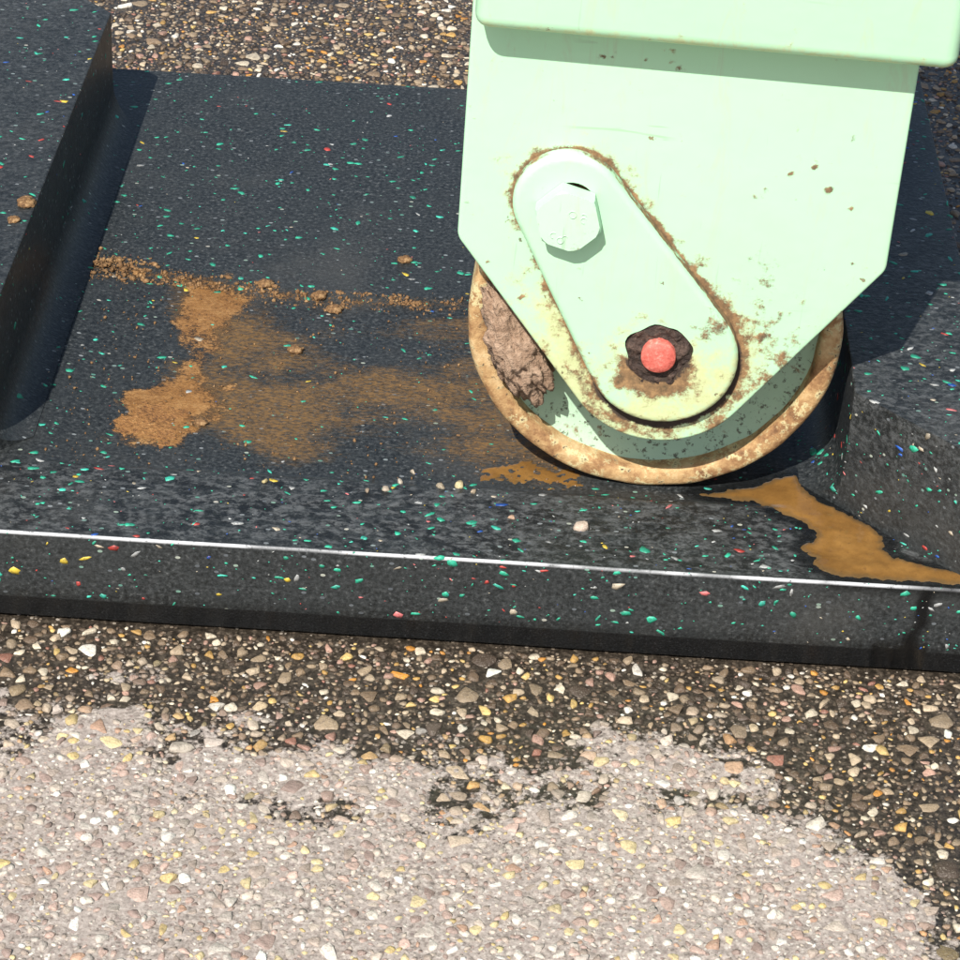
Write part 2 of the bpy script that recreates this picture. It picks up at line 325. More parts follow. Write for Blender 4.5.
def build_ground():
    xs = np.r_[-30, -8, -2, -1, np.arange(-.64, -.30, .006), np.arange(-.30, .32, .0016), np.arange(.32, .6401, .006), 1, 2, 8, 30]
    ys = np.r_[-30, -8, -2, -1, np.arange(-.72, -.29, .006), np.arange(-.29, .004, .0016), np.arange(.01, .57, .01), np.arange(.572, .86, .0025), np.arange(.862, 1.0801, .006), 1.4, 2.5, 8, 30]
    X, Y = np.meshgrid(xs, ys); nx, ny = len(xs), len(ys)
    Z = ground_h(X, Y)
    I = np.arange(nx*ny).reshape(ny, nx)
    F = np.stack([I[:-1,:-1], I[:-1,1:], I[1:,1:], I[1:,:-1]], -1).reshape(-1, 4)
    me = mesh_np('ground', np.c_[X.ravel(), Y.ravel(), Z.ravel()], F)
    attr(me, 'dust', dust_at(X.ravel(), Y.ravel()))
    xx, yy = X.ravel(), Y.ravel(); q = np.minimum(np.minimum(xx+.60, .60-xx), np.minimum(yy+.64, 1.02-yy))
    attr(me, 'far', sstep(.02, -.02, q))
    return tag(link('ground', me, GROUND, smooth=True), kind='structure')
ground = build_ground()

def ico(sub):
    bm = bmesh.new(); bmesh.ops.create_icosphere(bm, subdivisions=sub, radius=1)
    v = np.array([x.co[:] for x in bm.verts]); f = np.array([[x.index for x in q.verts] for q in bm.faces]); bm.free(); return v, f
IC1, IC2, IC3 = ico(1), ico(2), ico(3)
def stone_shapes(base, n):
    out = []
    for k in range(n):
        v = base[0].copy()
        v *= 1+rng.uniform(-.13, .13, (len(v), 1))
        m_ = rng.integers(3, 6); t0 = rng.uniform(0, 6.28)
        for j in range(m_):                                   # chop the flanks to an angular outline
            a = t0+2*pi*j/m_+rng.normal()*.35; e = rng.uniform(-.1, .5); d = np.array([cos(a)*cos(e), sin(a)*cos(e), sin(e)]); c = rng.uniform(.42, .72)
            v = v-np.maximum(v@d-c, 0)[:,None]*d
        d = np.array([rng.normal()*.22, rng.normal()*.22, 1.]); d /= np.linalg.norm(d); c = rng.uniform(.38, .6)
        v = v-np.maximum(v@d-c, 0)[:,None]*d*.92               # worn top
        v[:,0] /= np.abs(v[:,0]).max(); v[:,1] *= rng.uniform(.5, .92)/np.abs(v[:,1]).max()
        out.append(v)
    return out
PAL = [((.055,.038,.026), .18), ((.12,.080,.050), .22), ((.21,.145,.088), .18), ((.30,.225,.145), .12), ((.44,.345,.235), .10),
       ((.60,.52,.39), .08), ((.74,.69,.60), .04), ((.46,.27,.075), .06), ((.52,.23,.035), .02), ((.60,.42,.15), .035), ((.30,.135,.095), .025), ((.40,.24,.18), .06)]
PC = np.array([p[0] for p in PAL]); PW = np.array([p[1] for p in PAL]); PW /= PW.sum()
LIGHT_PC = np.array([(.62,.57,.50),(.74,.68,.58),(.54,.46,.38),(.66,.54,.28),(.60,.45,.18),(.50,.35,.29),(.36,.29,.24),(.44,.39,.34),(.50,.30,.20),(.30,.21,.18),(.78,.75,.69)])
LIGHT_W = np.array([.10,.07,.13,.09,.06,.12,.13,.10,.05,.12,.045]); LIGHT_W /= LIGHT_W.sum()
def pack():
    res = .001; gx0, gy0 = -.62, -.66
    occ = np.zeros((1240, 1700), bool)                        # x, y cells
    def block(x0, x1, y0, y1): occ[max(0,int((x0-gx0)/res)):int((x1-gx0)/res), max(0,int((y0-gy0)/res)):int((y1-gy0)/res)] = True
    block(X0-.001, X1+.001, -.001, YB+.001)
    S = []
    def throw(n, lo, hi, reg, fillf, power=2.2, lim=.16):
        for _ in range(n):
            x0, x1, y0, y1 = reg[0] if len(reg) == 1 or random.random() < reg[2] else reg[1]
            x = random.uniform(x0, x1); y = random.uniform(y0, y1); r = lo+(hi-lo)*random.random()**power
            i = int((x-gx0)/res); j = int((y-gy0)/res); k = max(1, int(r*fillf/res))
            if i < k or j < k or i >= 1240-k or j >= 1700-k: continue
            sl = occ[i-k:i+k+1, j-k:j+k+1]
            if sl.mean() > lim: continue
            sl[:] = True; S.append((x, y, r))
    A = (-.60, .60, -.64, 0); B = (-.60, .60, YB, 1.02); Cc = (X1, .60, 0, YB)
    throw(1300, .0046, .0082, (A, B, .6), .9); throw(170, .0046, .008, (Cc,), .9)
    throw(26000, .0026, .0046, (A, B, .58), .78, 1.4, .24); throw(2200, .0026, .0048, (Cc,), .8, 1.6, .24)
    A2 = (-.42, .44, -.44, 0); B2 = (-.44, .46, YB, .96)
    throw(110000, .0010, .0026, (A2, B2, .6), .8, 1.2, .30); throw(5000, .0013, .0026, (Cc,), .9, 1.3)
    return np.array(S)
def build_stones():
    S = pack(); n = len(S); x, y, r = S.T
    du = dust_at(x, y)
    # colours
    k1 = rng.choice(len(PC), n, p=PW); k2 = rng.choice(len(LIGHT_PC), n, p=LIGHT_W)
    big = r > .004
    k1 = np.where(big & (k1 < 2) & (rng.random(n) < .6), rng.integers(2, 8, n), k1)
    cd = PC[k1]*rng.uniform(.75, 1.2, (n, 1)); cl = LIGHT_PC[k2]*rng.uniform(.75, 1.2, (n, 1))
    # the cement bloom greys what is not proud of it
    cl = cl*.85 + np.array([.35,.30,.26])*.15
    col = np.clip(cd*(1-du[:,None]) + cl*du[:,None], 0, .8)
    gh = ground_h(x, y)
    vis = (((y < 0) & (y > -.26) & (np.abs(x-.01) < .24+(.0)*y)) | ((y > YB) & (y < .82) & (x > -.3) & (x < -.03)))
    order = np.argsort(-np.where(vis, r, 0))[:300]; isp = np.zeros(n, bool); isp[order] = True
    sh2 = stone_shapes(IC2, 24); sh1 = stone_shapes(IC1, 24)
    mes = [mesh_np('stone', v.astype(float), IC2[1]) for v in sh2]
    for q in mes: q.materials.append(STONE_O)
    ang = rng.uniform(0, 2*pi, n); kind = rng.integers(0, 24, n)
    zsink = np.where(r > .0046, -.06, -.01)*r - du*.03*r + rng.normal(size=n)*.06*r
    zs = np.where(r > .0046, .40, .56); hi = rng.uniform(.75, 1.15, n)
    for i in np.nonzero(isp)[0]:
        o = bpy.data.objects.new('stone', mes[kind[i]]); C.objects.link(o); o.parent = ground
        o.location = (x[i], y[i], gh[i]+zsink[i]+.0002); o.rotation_euler = (0, 0, ang[i]); o.scale = (r[i], r[i], r[i]*zs[i]*hi[i])
        o.color = (*col[i], 1)
    V = []; F = []; K = []; off = 0
    for shapes, (bv, bf), sel in ((sh2, IC2, (r > .0031) & ~isp), (sh1, IC1, (r <= .0031) & ~isp)):
        idx = np.nonzero(sel)[0]; v = np.stack(shapes)[kind[idx]]                     # (m,nv,3)
        c, s = np.cos(ang[idx])[:,None], np.sin(ang[idx])[:,None]; R = r[idx][:,None]
        vx = (v[...,0]*c - v[...,1]*s)*R + x[idx][:,None]; vy = (v[...,0]*s + v[...,1]*c)*R + y[idx][:,None]
        vz = v[...,2]*R*(zs[idx]*hi[idx])[:,None] + (gh[idx]+zsink[idx])[:,None]
        V.append(np.stack([vx, vy, vz], -1).reshape(-1, 3)); nv = v.shape[1]
        F.append((bf[None] + (np.arange(len(idx))*nv)[:,None,None] + off).reshape(-1, 3)); off += len(idx)*nv
        K.append(np.repeat(col[idx], nv, 0))
    me = mesh_np('pebbles', np.concatenate(V), np.concatenate(F)); cattr(me, 'col', np.concatenate(K))
    tag(link('pebbles', me, STONE_V, ground), kind='stuff')
build_stones()

# ------------------------------------------------------------------ the wheel pad
pad = empty('wheel_pad', (0, 0, 0), label='black recycled rubber wheel cradle with coloured plastic flecks lying on the asphalt', cat='wheel pad')
CREASE = np.array([[-260,288],[-218,285],[-181,280],[-143,270],[-101,265],[-59,268],[-23,272],[60,280],[200,285]])/1000
FILM = np.array([[-202,281],[-118,261],[-23,272],[60,270],[150,240],[150,90],[31,80],[-3,81],[-84,81],[-140,90],[-163,95],[-212,98],[-210,140],[-192,175],[-200,216]])/1000
def top_h(x, y):
    g = sstep(.066, .074, y + (fbm(x, y, 60, 2)-.5)*.003)*(1-sstep(-.004, .006, y-np.interp(x, CREASE[:,0], CREASE[:,1])))
    g = g*sstep(XL+.021, XL+.045, x)*(1-sstep(XR-.045, XR-.021, x))
    h = HB - .003*g
    lip = sstep(.068, .06, y)*sstep(.004, .012, y)
    h = h + lip*(fbm(x*.6, y, 130, 4)-.5)*.0016 + (fbm(x, y, 14, 3)-.5)*.0012*sstep(.0, .02, y)
    return h
def build_base():
    xs = np.r_[np.arange(X0, XL-.01, .006), np.arange(XL-.01, X1-.0005, .0022), X1]
    yt = np.r_[np.arange(.004, .30, .0020), np.arange(.30, YB-.003, .004)]
    # rows run from under the front, up the front face, across the top, down the back
    rows = [(.02, .001, 0), (.0020, .001, 0), (.0012, .002, 0), (.0012, .0130, 0), (.0, .0146, 0)]
    rows += [(0.0, z, 0) for z in (.024, .032, .040, .047)]
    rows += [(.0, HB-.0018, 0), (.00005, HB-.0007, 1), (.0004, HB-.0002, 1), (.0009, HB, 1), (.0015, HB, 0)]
    nf = len(rows)
    rows += [(y, None, 0) for y in yt] + [(YB-.002, HB, 0), (YB, HB-.003, 0), (YB, .001, 0), (YB-.02, .001, 0)]
    nx, ny = len(xs), len(rows)
    X = np.tile(xs, (ny, 1)); Y = np.array([[q[0]] for q in rows])*np.ones((1, nx)); Z = np.zeros((ny, nx)); E = np.array([[q[2]] for q in rows])*np.ones((1, nx))
    for i, q in enumerate(rows): Z[i] = top_h(X[i], Y[i]) if q[1] is None else q[1]
    # the mould left the front edge very slightly wavy
    wob = (fbm(xs, xs*0, 12, 3)-.5)*.0012; Y[:nf] += wob
    I = np.arange(nx*ny).reshape(ny, nx)
    F = np.stack([I[:-1,:-1], I[:-1,1:], I[1:,1:], I[1:,:-1]], -1).reshape(-1, 4)
    me = mesh_np('base', np.c_[X.ravel(), Y.ravel(), Z.ravel()], F)
    bm = bmesh.new(); bm.from_mesh(me); bm.verts.ensure_lookup_table()
    for col_i in (0, nx-1): bm.faces.new([bm.verts[int(k)] for k in I[:, col_i]])
    bm.faces.new([bm.verts[int(k)] for k in np.r_[I[0], I[-1][::-1]]])
    bmesh.ops.recalc_face_normals(bm, faces=bm.faces); bm.to_mesh(me); bm.free()
    x, y, z = X.ravel(), Y.ravel(), Z.ravel()
    istop = (z > HB-.006)
    sd = poly_sd(x, y, FILM) + (fbm(x, y, 30, 4)-.5)*.05
    core = sstep(.012, -.035, sd)
    amt = .68 + .62*(fbm(x*.5, y, 34, 4)-.5)*2 + .38*sstep(-.12, -.185, x) + .26*sstep(-.07, .0, x) - .18*sstep(.19, .25, y)*sstep(-.15, -.10, x)
    amt -= .30*np.exp(-((x+.075)/.05)**2-((y-.225)/.028)**2)                 # wiped patch behind the crease
    mud = core*np.clip(amt, 0, 1)
    mud = np.maximum(mud, .45*np.exp(-(((y-np.interp(x, CREASE[:,0], CREASE[:,1]))/.006)**2))*sstep(-.262, -.235, x))
    attr(me, 'mud', mud*istop)
    tpoly = np.array([[-204,290],[-176,284],[-158,274],[-140,268],[-146,246],[-150,215],[-160,190],[-150,165],[-140,140],[-158,118],[-166,92],[-182,88],[-200,98],[-214,112],[-202,130],[-213,138],[-205,154],[-186,168],[-184,190],[-192,214],[-188,250]])/1000
    tsd = poly_sd(x, y, tpoly) + (fbm(x, y, 55, 4)-.5)*.030
    thick = sstep(.008, -.014, tsd)*(.80+.40*np.exp(-((x+.19)/.03)**2-((y-.125)/.03)**2)+.25*np.exp(-((x+.175)/.025)**2-((y-.262)/.025)**2)-.15*np.exp(-((x+.172)/.02)**2-((y-.20)/.025)**2))
    thick = np.maximum(thick, .55*np.exp(-(((y-np.interp(x, CREASE[:,0], CREASE[:,1]))/.0055)**2))*sstep(-.262, -.24, x)*np.interp(x, [-.2, -.1, .05], [1, .8, .6]))
    attr(me, 'thickmud', np.clip(thick, 0, 1)*istop)
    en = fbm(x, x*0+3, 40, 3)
    attr(me, 'edge', E.ravel()*(.35+.65*sstep(.30, .52, en))*(1-.75*sstep(.205, .235, x)))  # pale broken line along the front top edge, weaker at the right
    attr(me, 'worn', (np.where(istop, sstep(.078, .06, y)*sstep(.0, .006, y)*(.55+.7*fbm(x, y, 18, 3)), .18*(z > .017)))*sstep(-.3, -.27, x))
    # seep from the puddle down the front face
    wx = .232 + (HB-z)*-.12 + (fbm(z, z*0+2, 90, 2)-.5)*.006
    wet = np.exp(-(((x-wx)/.0045)**4))*(~istop | (y < .004)) + ((z < .0165) & (x > .208) & (x < .236) & (y < .01))*.9
    wet = np.maximum(wet, sstep(.010, .002, poly_sd(x, y, PUD) + (fbm(x, y, 70, 3)-.5)*.008)*istop*.8)
    attr(me, 'wet', np.clip(wet, 0, 1)); attr(me, 'band', (z < .0135)*1.0)
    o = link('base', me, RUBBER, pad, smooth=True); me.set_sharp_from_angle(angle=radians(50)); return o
PUD = np.array([[112,80],[146,92],[154,100],[170,102],[174,88],[183,76],[199,62],[215,47],[212,34],[217,27],[234,22],[249,19],[259,14],[258,3.2],[216,3.4],[187,3.6],[175,11],[166,29],[174,42],[168,54],[155,62],[146,73],[120,75]])/1000
base = build_base()

def build_block(inner, outer, sgn):
    """end block: vertical inner wall with a cove into the floor, ends cut back at 45 degrees; sgn = direction from trough to block"""
    f = .020; zf = HB-.0032
    prof = []                                                   # (distance from inner wall into block, z)
    for k in range(9):
        a = k/8*pi/2; prof.append((-f + f*sin(a), zf+.0035 + f - f*cos(a)))
    top = HT; r = .0012
    prof += [(0, HB+.045), (0, top-r)] + [(r-r*cos(a), top-r+r*sin(a)) for a in (pi/8, pi/4, 3*pi/8, pi/2)]
    W = abs(outer-inner); prof += [(W*.33, top), (W*.66, top), (W-r, top), (W-r*.3, top-r*.3), (W, top-r), (W, .0015)]
    bm = bmesh.new(); A, B = [], []; lowA, lowB = [], []
    for d, z in prof:
        y0 = max(.0018, YC-d); y1 = min(YB-.0018, YB-YC+d); xx = inner+sgn*min(d, W)
        A.append(bm.verts.new((xx, y0, z))); B.append(bm.verts.new((xx, y1, z)))
        zl = min(z, zf) if d < W-1e-6 else .0015
        lowA.append(bm.verts.new((xx, y0, zl))); lowB.append(bm.verts.new((xx, y1, zl)))
    n = len(prof)
    for i in range(n-1):
        bm.faces.new((A[i], B[i], B[i+1], A[i+1]))
        for U, L in ((A, lowA), (B, lowB)):
            try: bm.faces.new((U[i], U[i+1], L[i+1], L[i]))
            except ValueError: pass
    bmesh.ops.remove_doubles(bm, verts=bm.verts, dist=1e-5)
    # cut the long walls so that the scrape marks can vary
    for k in range(1, 24): bmesh.ops.bisect_plane(bm, geom=bm.verts[:]+bm.edges[:]+bm.faces[:], plane_co=(0, k*.024, 0), plane_no=(0, 1, 0))
    me = bm_mesh('end_block', bm); c = coords(me)
    attr(me, 'mud', np.zeros(len(c))); attr(me, 'edge', np.zeros(len(c))); attr(me, 'wet', np.zeros(len(c))); attr(me, 'thickmud', np.zeros(len(c)))
    attr(me, 'worn', .02+.75*sstep(HT-.002, HT-.0005, c[:,2])*sstep(.36, .2, c[:,1])*(c[:,0] > 0) + .3*sstep(HT-.002, HT-.0005, c[:,2])*(c[:,0] < 0))
    o = link('end_block', me, RUBBER, pad, smooth=True); me.set_sharp_from_angle(angle=radians(32)); return o
block_l = build_block(XL, X0, -1); block_r = build_block(XR, X1, 1)

FPAL = [((.030,.40,.25), .50), ((.05,.52,.38), .16), ((.40,.41,.40), .11), ((.42,.05,.04), .06), ((.58,.16,.16), .03), ((.02,.10,.42), .055), ((.60,.44,.05), .04), ((.42,.36,.27), .05)]
FC = np.array([p[0] for p in FPAL]); FW = np.array([p[1] for p in FPAL]); FW /= FW.sum()
def build_flecks():
    items = []
    for o in (base, block_l, block_r):
        me = o.data; me.calc_loop_triangles(); n = len(me.loop_triangles)
        t = np.empty(n*3, np.int32); me.loop_triangles.foreach_get('vertices', t); t = t.reshape(-1, 3); c = coords(me)
        a, b, d = c[t[:,0]], c[t[:,1]], c[t[:,2]]; N = np.cross(b-a, d-a); ar = np.linalg.norm(N, axis=1)/2; N /= (2*ar[:,None]+1e-12)
        cen = (a+b+d)/3
        w = ar*((cen[:,2] > .003) & (N[:,2] > -.2)).astype(float)
        dens = 6500 + 6500*((cen[:,1] < .07) & (cen[:,2] < HB+.002)) + 6000*(o is block_r)
        cnt = int((w*dens).sum()); p = w*dens; p /= p.sum()
        k = rng.choice(n, cnt, p=p); u, v = rng.random(cnt), rng.random(cnt); q = u+v > 1; u[q] = 1-u[q]; v[q] = 1-v[q]
        P = a[k]+u[:,None]*(b-a)[k]+v[:,None]*(d-a)[k]
        items.append((P, N[k]))
    P = np.concatenate([i[0] for i in items]); N = np.concatenate([i[1] for i in items]); n = len(P)
    size = .0004+.0027*rng.random(n)**3.4
    ci = rng.choice(len(FC), n, p=FW); col = FC[ci]*rng.uniform(.6, 1.15, (n, 1))
    # flecks under mud are hidden
    md = poly_sd(P[:,0], P[:,1], FILM); pud = poly_sd(P[:,0], P[:,1], PUD)
    keep = ~((P[:,2] < HB+.001) & (((md < -.01) & (rng.random(n) < .62)) | (pud < .002)))
    keep &= np.all(np.isfinite(N), 1)
    keep &= ~((P[:,2] < .0152) & (P[:,1] < .01))                                   # the granulate band at the foot shows none
    keep &= ~((P[:,0] < XL+.02) & (N[:,0] > .25) & (rng.random(n) < .75))         # few on the left inner wall
    floor = (P[:,2] < HB+.002) & (P[:,1] > .07)
    size = np.where(floor, size*.85, size)
    gre = floor & (ci > 1) & (rng.random(n) < .55); col[gre] = FC[0]*rng.uniform(.5, 1.0, (gre.sum(), 1))
    def shape(i):
        m_ = random.randint(5, 8); s = size[i]; el = random.uniform(.35, .95)
        th = np.sort(np.linspace(0, 2*pi, m_, endpoint=False)+np.array([random.uniform(-.3, .3) for _ in range(m_)]))
        rr = s*np.array([random.uniform(.6, 1.15) for _ in range(m_)]); t0 = random.gauss(0, .6)
        px, py = rr*np.cos(th)*1.25, rr*np.sin(th)*el
        return px*cos(t0)-py*sin(t0), px*sin(t0)+py*cos(t0)
    vis = keep & (np.abs(P[:,0]) < .27) & (N[:,0] < .5) & ((P[:,1] < .30) | (P[:,0] < -.02))
    big = set(np.argsort(-np.where(vis, size, 0))[:160].tolist())
    V, F3, K = [], [], []; off = 0
    for i in np.nonzero(keep)[0]:
        nn = N[i]; tx = np.array([1., 0, 0]) if abs(nn[0]) < .8 else np.array([0, 1., 0]); tx = tx-nn*(tx@nn); tx /= np.linalg.norm(tx); ty = np.cross(nn, tx)
        px, py = shape(i); m_ = len(px)
        isb = i in big; org = np.zeros(3) if isb else P[i]
        ring = org+px[:,None]*tx+py[:,None]*ty
        vv = np.concatenate([ring+nn*.00010, org+(px*1.02)[:,None]*tx+(py*1.02)[:,None]*ty-nn*.0006, (org+nn*.00013)[None]])
        j = np.arange(m_); j2 = (j+1) % m_
        ff = np.concatenate([np.c_[np.full(m_, 2*m_), j, j2], np.c_[j, m_+j, m_+j2], np.c_[j, m_+j2, j2]])
        if isb:
            o = link('plastic_fleck', mesh_np('plastic_fleck', vv, ff), FLECK_O, pad); o.location = P[i]; o.color = (*col[i], 1)
        else:
            V.append(vv); F3.append(ff+off); K.append(np.repeat(col[i][None], len(vv), 0)); off += len(vv)
    me = mesh_np('plastic_flecks', np.concatenate(V), np.concatenate(F3)); cattr(me, 'col', np.concatenate(K))
    tag(link('plastic_flecks', me, FLECK_V, pad), kind='stuff')
build_flecks()

# ------------------------------------------------------------------ mud, puddle, crumbs on the pad
def blot(name, poly, mat, label, cat, hgt=.0010, nz=.006, rough=0.0, step=.0011, lift=.0):
    x0, y0 = poly.min(0)-.006; x1, y1 = poly.max(0)+.006
    xs = np.arange(x0, x1, step); ys = np.arange(y0, y1, step); X, Y = np.meshgrid(xs, ys); X, Y = X.ravel(), Y.ravel()
    sd = poly_sd(X, Y, poly) + (fbm(X, Y, 90, 3)-.5)*nz + (fbm(X, Y, 380, 3)-.5)*nz*.7
    ok = sd < 0; h = hgt*sstep(0, -.004, sd)
    Z = top_h(X, Y) - .0004 + h + rough*(fbm(X, Y, 220, 4)-.5)*sstep(0, -.003, sd) + lift
    if not rough: Z = np.where(sd < 0, np.maximum(Z, 0), Z)
    # one flat water level where asked
    nx, ny = len(xs), len(ys); I = np.arange(nx*ny).reshape(ny, nx)
    keep = sd < .0005
    F = np.stack([I[:-1,:-1], I[:-1,1:], I[1:,1:], I[1:,:-1]], -1).reshape(-1, 4); F = F[keep[F].all(1)]
    used = np.unique(F); mp = np.full(nx*ny, -1); mp[used] = np.arange(len(used)); F = mp[F]
    c = poly.mean(0); V = np.c_[X-c[0], Y-c[1], Z-HB][used]
    nb = len(V); bm = bmesh.new()
    me = mesh_np(name, V, F); attr(me, 'thin', sstep(-.009, 0, sd[used]))
    o = link(name, me, mat, smooth=True); o.location = (c[0], c[1], HB)
    md = o.modifiers.new('thickness', 'SOLIDIFY'); md.thickness = .0008; md.offset = -1
    bm.free(); tag(o, label, cat); return o
blot('muddy_puddle', PUD, MUDW, 'ochre muddy puddle winding from under the wheel along the pad front edge', 'puddle', .0008, .0055)
MUDL = np.array([[-208,114],[-199,124],[-196,134],[-184,138],[-172,132],[-166,118],[-170,98],[-180,94],[-192,100],[-202,106]])/1000
blot('wet_mud_patch', MUDL, SMEAR, 'thick orange brown wet mud patch near the left end of the trough', 'mud', .0006, .022, .0010)
MUD3 = np.array([[-10,86],[14,80],[40,78],[62,80],[50,96],[24,104],[0,98]])/1000
blot('mud_film', MUD3, MUDW, 'brown watery mud film squeezed out at the lower left of the wheel', 'mud', .0005, .020, .0006)

def lumps(P, R, base_ic, jag=.55):
    V, F = [], []; off = 0; bv, bf = base_ic
    for p, r in zip(P, R):
        v = bv*(1+rng.uniform(-jag, jag, (len(bv), 1)))*r; v = v*rng.uniform(.45, 1.25, 3)
        V.append(v+p); F.append(bf+off); off += len(bv)
    return np.concatenate(V), np.concatenate(F)
def build_crumbs():
    n = 4200; x = -.247 + .30*rng.random(n)**1.05
    yc = np.interp(x, CREASE[:,0], CREASE[:,1]); wd = np.interp(x, [-.25,-.235,-.20,-.13,-.06,.05], [.008,.007,.0035,.0045,.0035,.003])
    y = yc+rng.normal(size=n)*wd+(fbm(x, x*0, 60, 3)-.5)*.008
    r = .0003+.0016*rng.random(n)**4.5
    r = r*np.interp(x, [-.25,-.2,-.1,.0], [1.15,1,.95,.8])
    keep = fbm(x, y*2.5, 110, 3)+rng.uniform(-.12, .12, len(x)) > np.interp(x, [-.25,-.22,-.2,-.1,.05], [.2,.3,.47,.52,.57])
    x, y, r = x[keep], y[keep], r[keep]
    pile = np.exp(-((x+.238)/.014)**2)*.004*rng.random(len(x))*np.exp(-((y-np.interp(x, CREASE[:,0], CREASE[:,1]))/.008)**2)
    z = top_h(x, y)+r*.15+pile*.6
    # a thin scatter over the trough and by the left mud
    m_ = 700; xs = rng.uniform(-.24, .06, m_); ys = rng.uniform(.075, .27, m_); rs = .0003+.0008*rng.random(m_)**3
    x = np.r_[x, xs]; y = np.r_[y, ys]; r = np.r_[r, rs]; z = np.r_[z, top_h(xs, ys)+rs*.4]
    c = np.array([-.12, .275, HB])
    v, f = lumps(np.c_[x, y, z]-c, r, IC1)
    o = link('dirt_crumbs', mesh_np('dirt_crumbs', v, f), CRUMB); o.location = c
    tag(o, 'line of brown dirt crumbs gathered along the crease of the trough floor', 'dirt', kind='stuff')
build_crumbs()
def clod(name, loc, r, mat, label, cat, sc=(1,1,.7), group=None, sub=IC3, amp=.35, freq=2.2, seed=0):
    v = sub[0].copy()
    for i, p in enumerate(v):
        q = Vector(p)*freq+Vector((seed*7.1, seed*3.3, 0)); d = mnoise.fractal(q, .9, 2.1, 4)
        v[i] = p*(1+amp*d)
    v = v*np.array(sc)*r
    o = link(name, mesh_np(name, v, sub[1]), mat, smooth=(sub is not IC2)); o.location = loc; return tag(o, label, cat, group)
for i, (x, y, r, lab) in enumerate([(-.141, .276, .0042, 'larger round brown earth lump in the middle of the crumb line'),
        (-.108, .268, .0042, 'wide flat brown earth lump at the right half of the crumb line'),
        (-.098, .256, .0045, 'reddish earth lump just below the crumb line'),
        (-.060, .318, .0040, 'dark brown earth lump on the rear trough floor beside the plate'),
        (-.116, .205, .0042, 'small flat clay lump alone on the muddy trough floor'),
        (-.160, .120, .0035, 'small clay lump at the right tip of the left mud patch')]):
    clod('earth_lump', (x, y, top_h(np.array([x]), np.array([y]))[0]+r*.25), r, CRUMB, lab, 'earth lump', (1.1, .9, .6), 'earth lumps in the trough', seed=i)
clod('earth_lump', (-.273, .226, HT+.001), .0055, CRUMB, 'orange earth lump on top of the left end block', 'earth lump', (1, 1.1, .45), 'earth lumps on the left block', seed=11)
clod('earth_lump', (-.2765, .205, HT+.0005), .0036, CRUMB, 'smaller ochre earth lump nearer the camera on the left end block', 'earth lump', (1, 1.1, .45), 'earth lumps on the left block', seed=12)
for i, (x, y, r, col, lab) in enumerate([(.052, .035, .0056, (.62,.50,.40), 'pale pinkish pebble alone on the lip below the wheel'),
        (-.014, .069, .0046, (.62,.52,.28), 'biggest yellowish pebble on the front lip left of the wheel'),
        (-.024, .0665, .0032, (.50,.42,.30), 'beige pebble touching the yellowish one on the front lip'),
        (-.006, .063, .0026, (.45,.36,.25), 'small tan pebble right of the yellowish one on the front lip'),
        (-.046, .071, .0032, (.60,.53,.42), 'round cream pebble on the groove edge left of the wheel'),
        (-.053, .061, .0028, (.52,.44,.34), 'cream pebble just below the round one on the lip'),
        (-.063, .058, .0026, (.36,.28,.20), 'small brown pebble on the lip farthest left'),
        (.015, .041, .0026, (.55,.36,.24), 'small orange pebble mid lip below the wheel'),
        (-.118, .061, .0024, (.55,.45,.22), 'small yellow pebble on the left half of the lip'),
        (-.040, .084, .0026, (.50,.42,.32), 'tan pebble in the groove just above its front edge')]):
    sh = stone_shapes(IC2, 1)[0]; o = link('loose_pebble', mesh_np('loose_pebble', sh, IC2[1]), STONE_O)
    o.location = (x, y, top_h(np.array([x]), np.array([y]))[0]+r*.3); o.scale = (r*.85, r*.85, r*.6); o.rotation_euler = (0, 0, i*1.3); o.color = (*[q*.8 for q in col], 1)
    tag(o, lab, 'pebble', 'loose pebbles on the pad lip')

# ------------------------------------------------------------------ machine leg with fork, keeper plate and wheel
R_W = .098
AX = Vector((.085, .130, HB-.003+R_W))
leg = empty('machine_leg', AX, (0, radians(1.0), radians(-2.0)), 'mint green steel machine leg with wheel fork standing in the black pad', 'machine leg')
leg.rotation_mode = 'XYZ'

def arc(cx, cz, r, a0, a1, n): return [(cx+r*cos(a0+(a1-a0)*i/n), cz+r*sin(a0+(a1-a0)*i/n)) for i in range(n+1)]
def round_poly(pts, rad, n=5):
    out = []; m_ = len(pts)
    for i in range(m_):
        p0, p, p1 = Vector(pts[i-1]), Vector(pts[i]), Vector(pts[(i+1) % m_]); r = rad[i]
        if r <= 0: out.append(tuple(p)); continue
        a, b = (p0-p).normalized(), (p1-p).normalized(); half = a.angle(b)/2; t = r/math.tan(half)
        c = p+(a+b).normalized()*(r/math.sin(half)); s = p+a*t; e = p+b*t
        a0 = atan2(s.y-c.y, s.x-c.x); a1 = atan2(e.y-c.y, e.x-c.x); d = (a1-a0+pi) % (2*pi)-pi
        out += [(c.x+r*cos(a0+d*k/n), c.y+r*sin(a0+d*k/n)) for k in range(n+1)]
    return out
def offset(pts, d):
    """inset a counter-clockwise outline by d"""
    m_ = len(pts); out = []
    for i in range(m_):
        p0, p, p1 = Vector(pts[i-1]), Vector(pts[i]), Vector(pts[(i+1) % m_])
        e0, e1 = (p-p0).normalized(), (p1-p).normalized(); n = (Vector((-e0.y, e0.x))+Vector((-e1.y, e1.x)))
        n = n.normalized(); out.append((p.x+n.x*d, p.y+n.y*d))
    return out
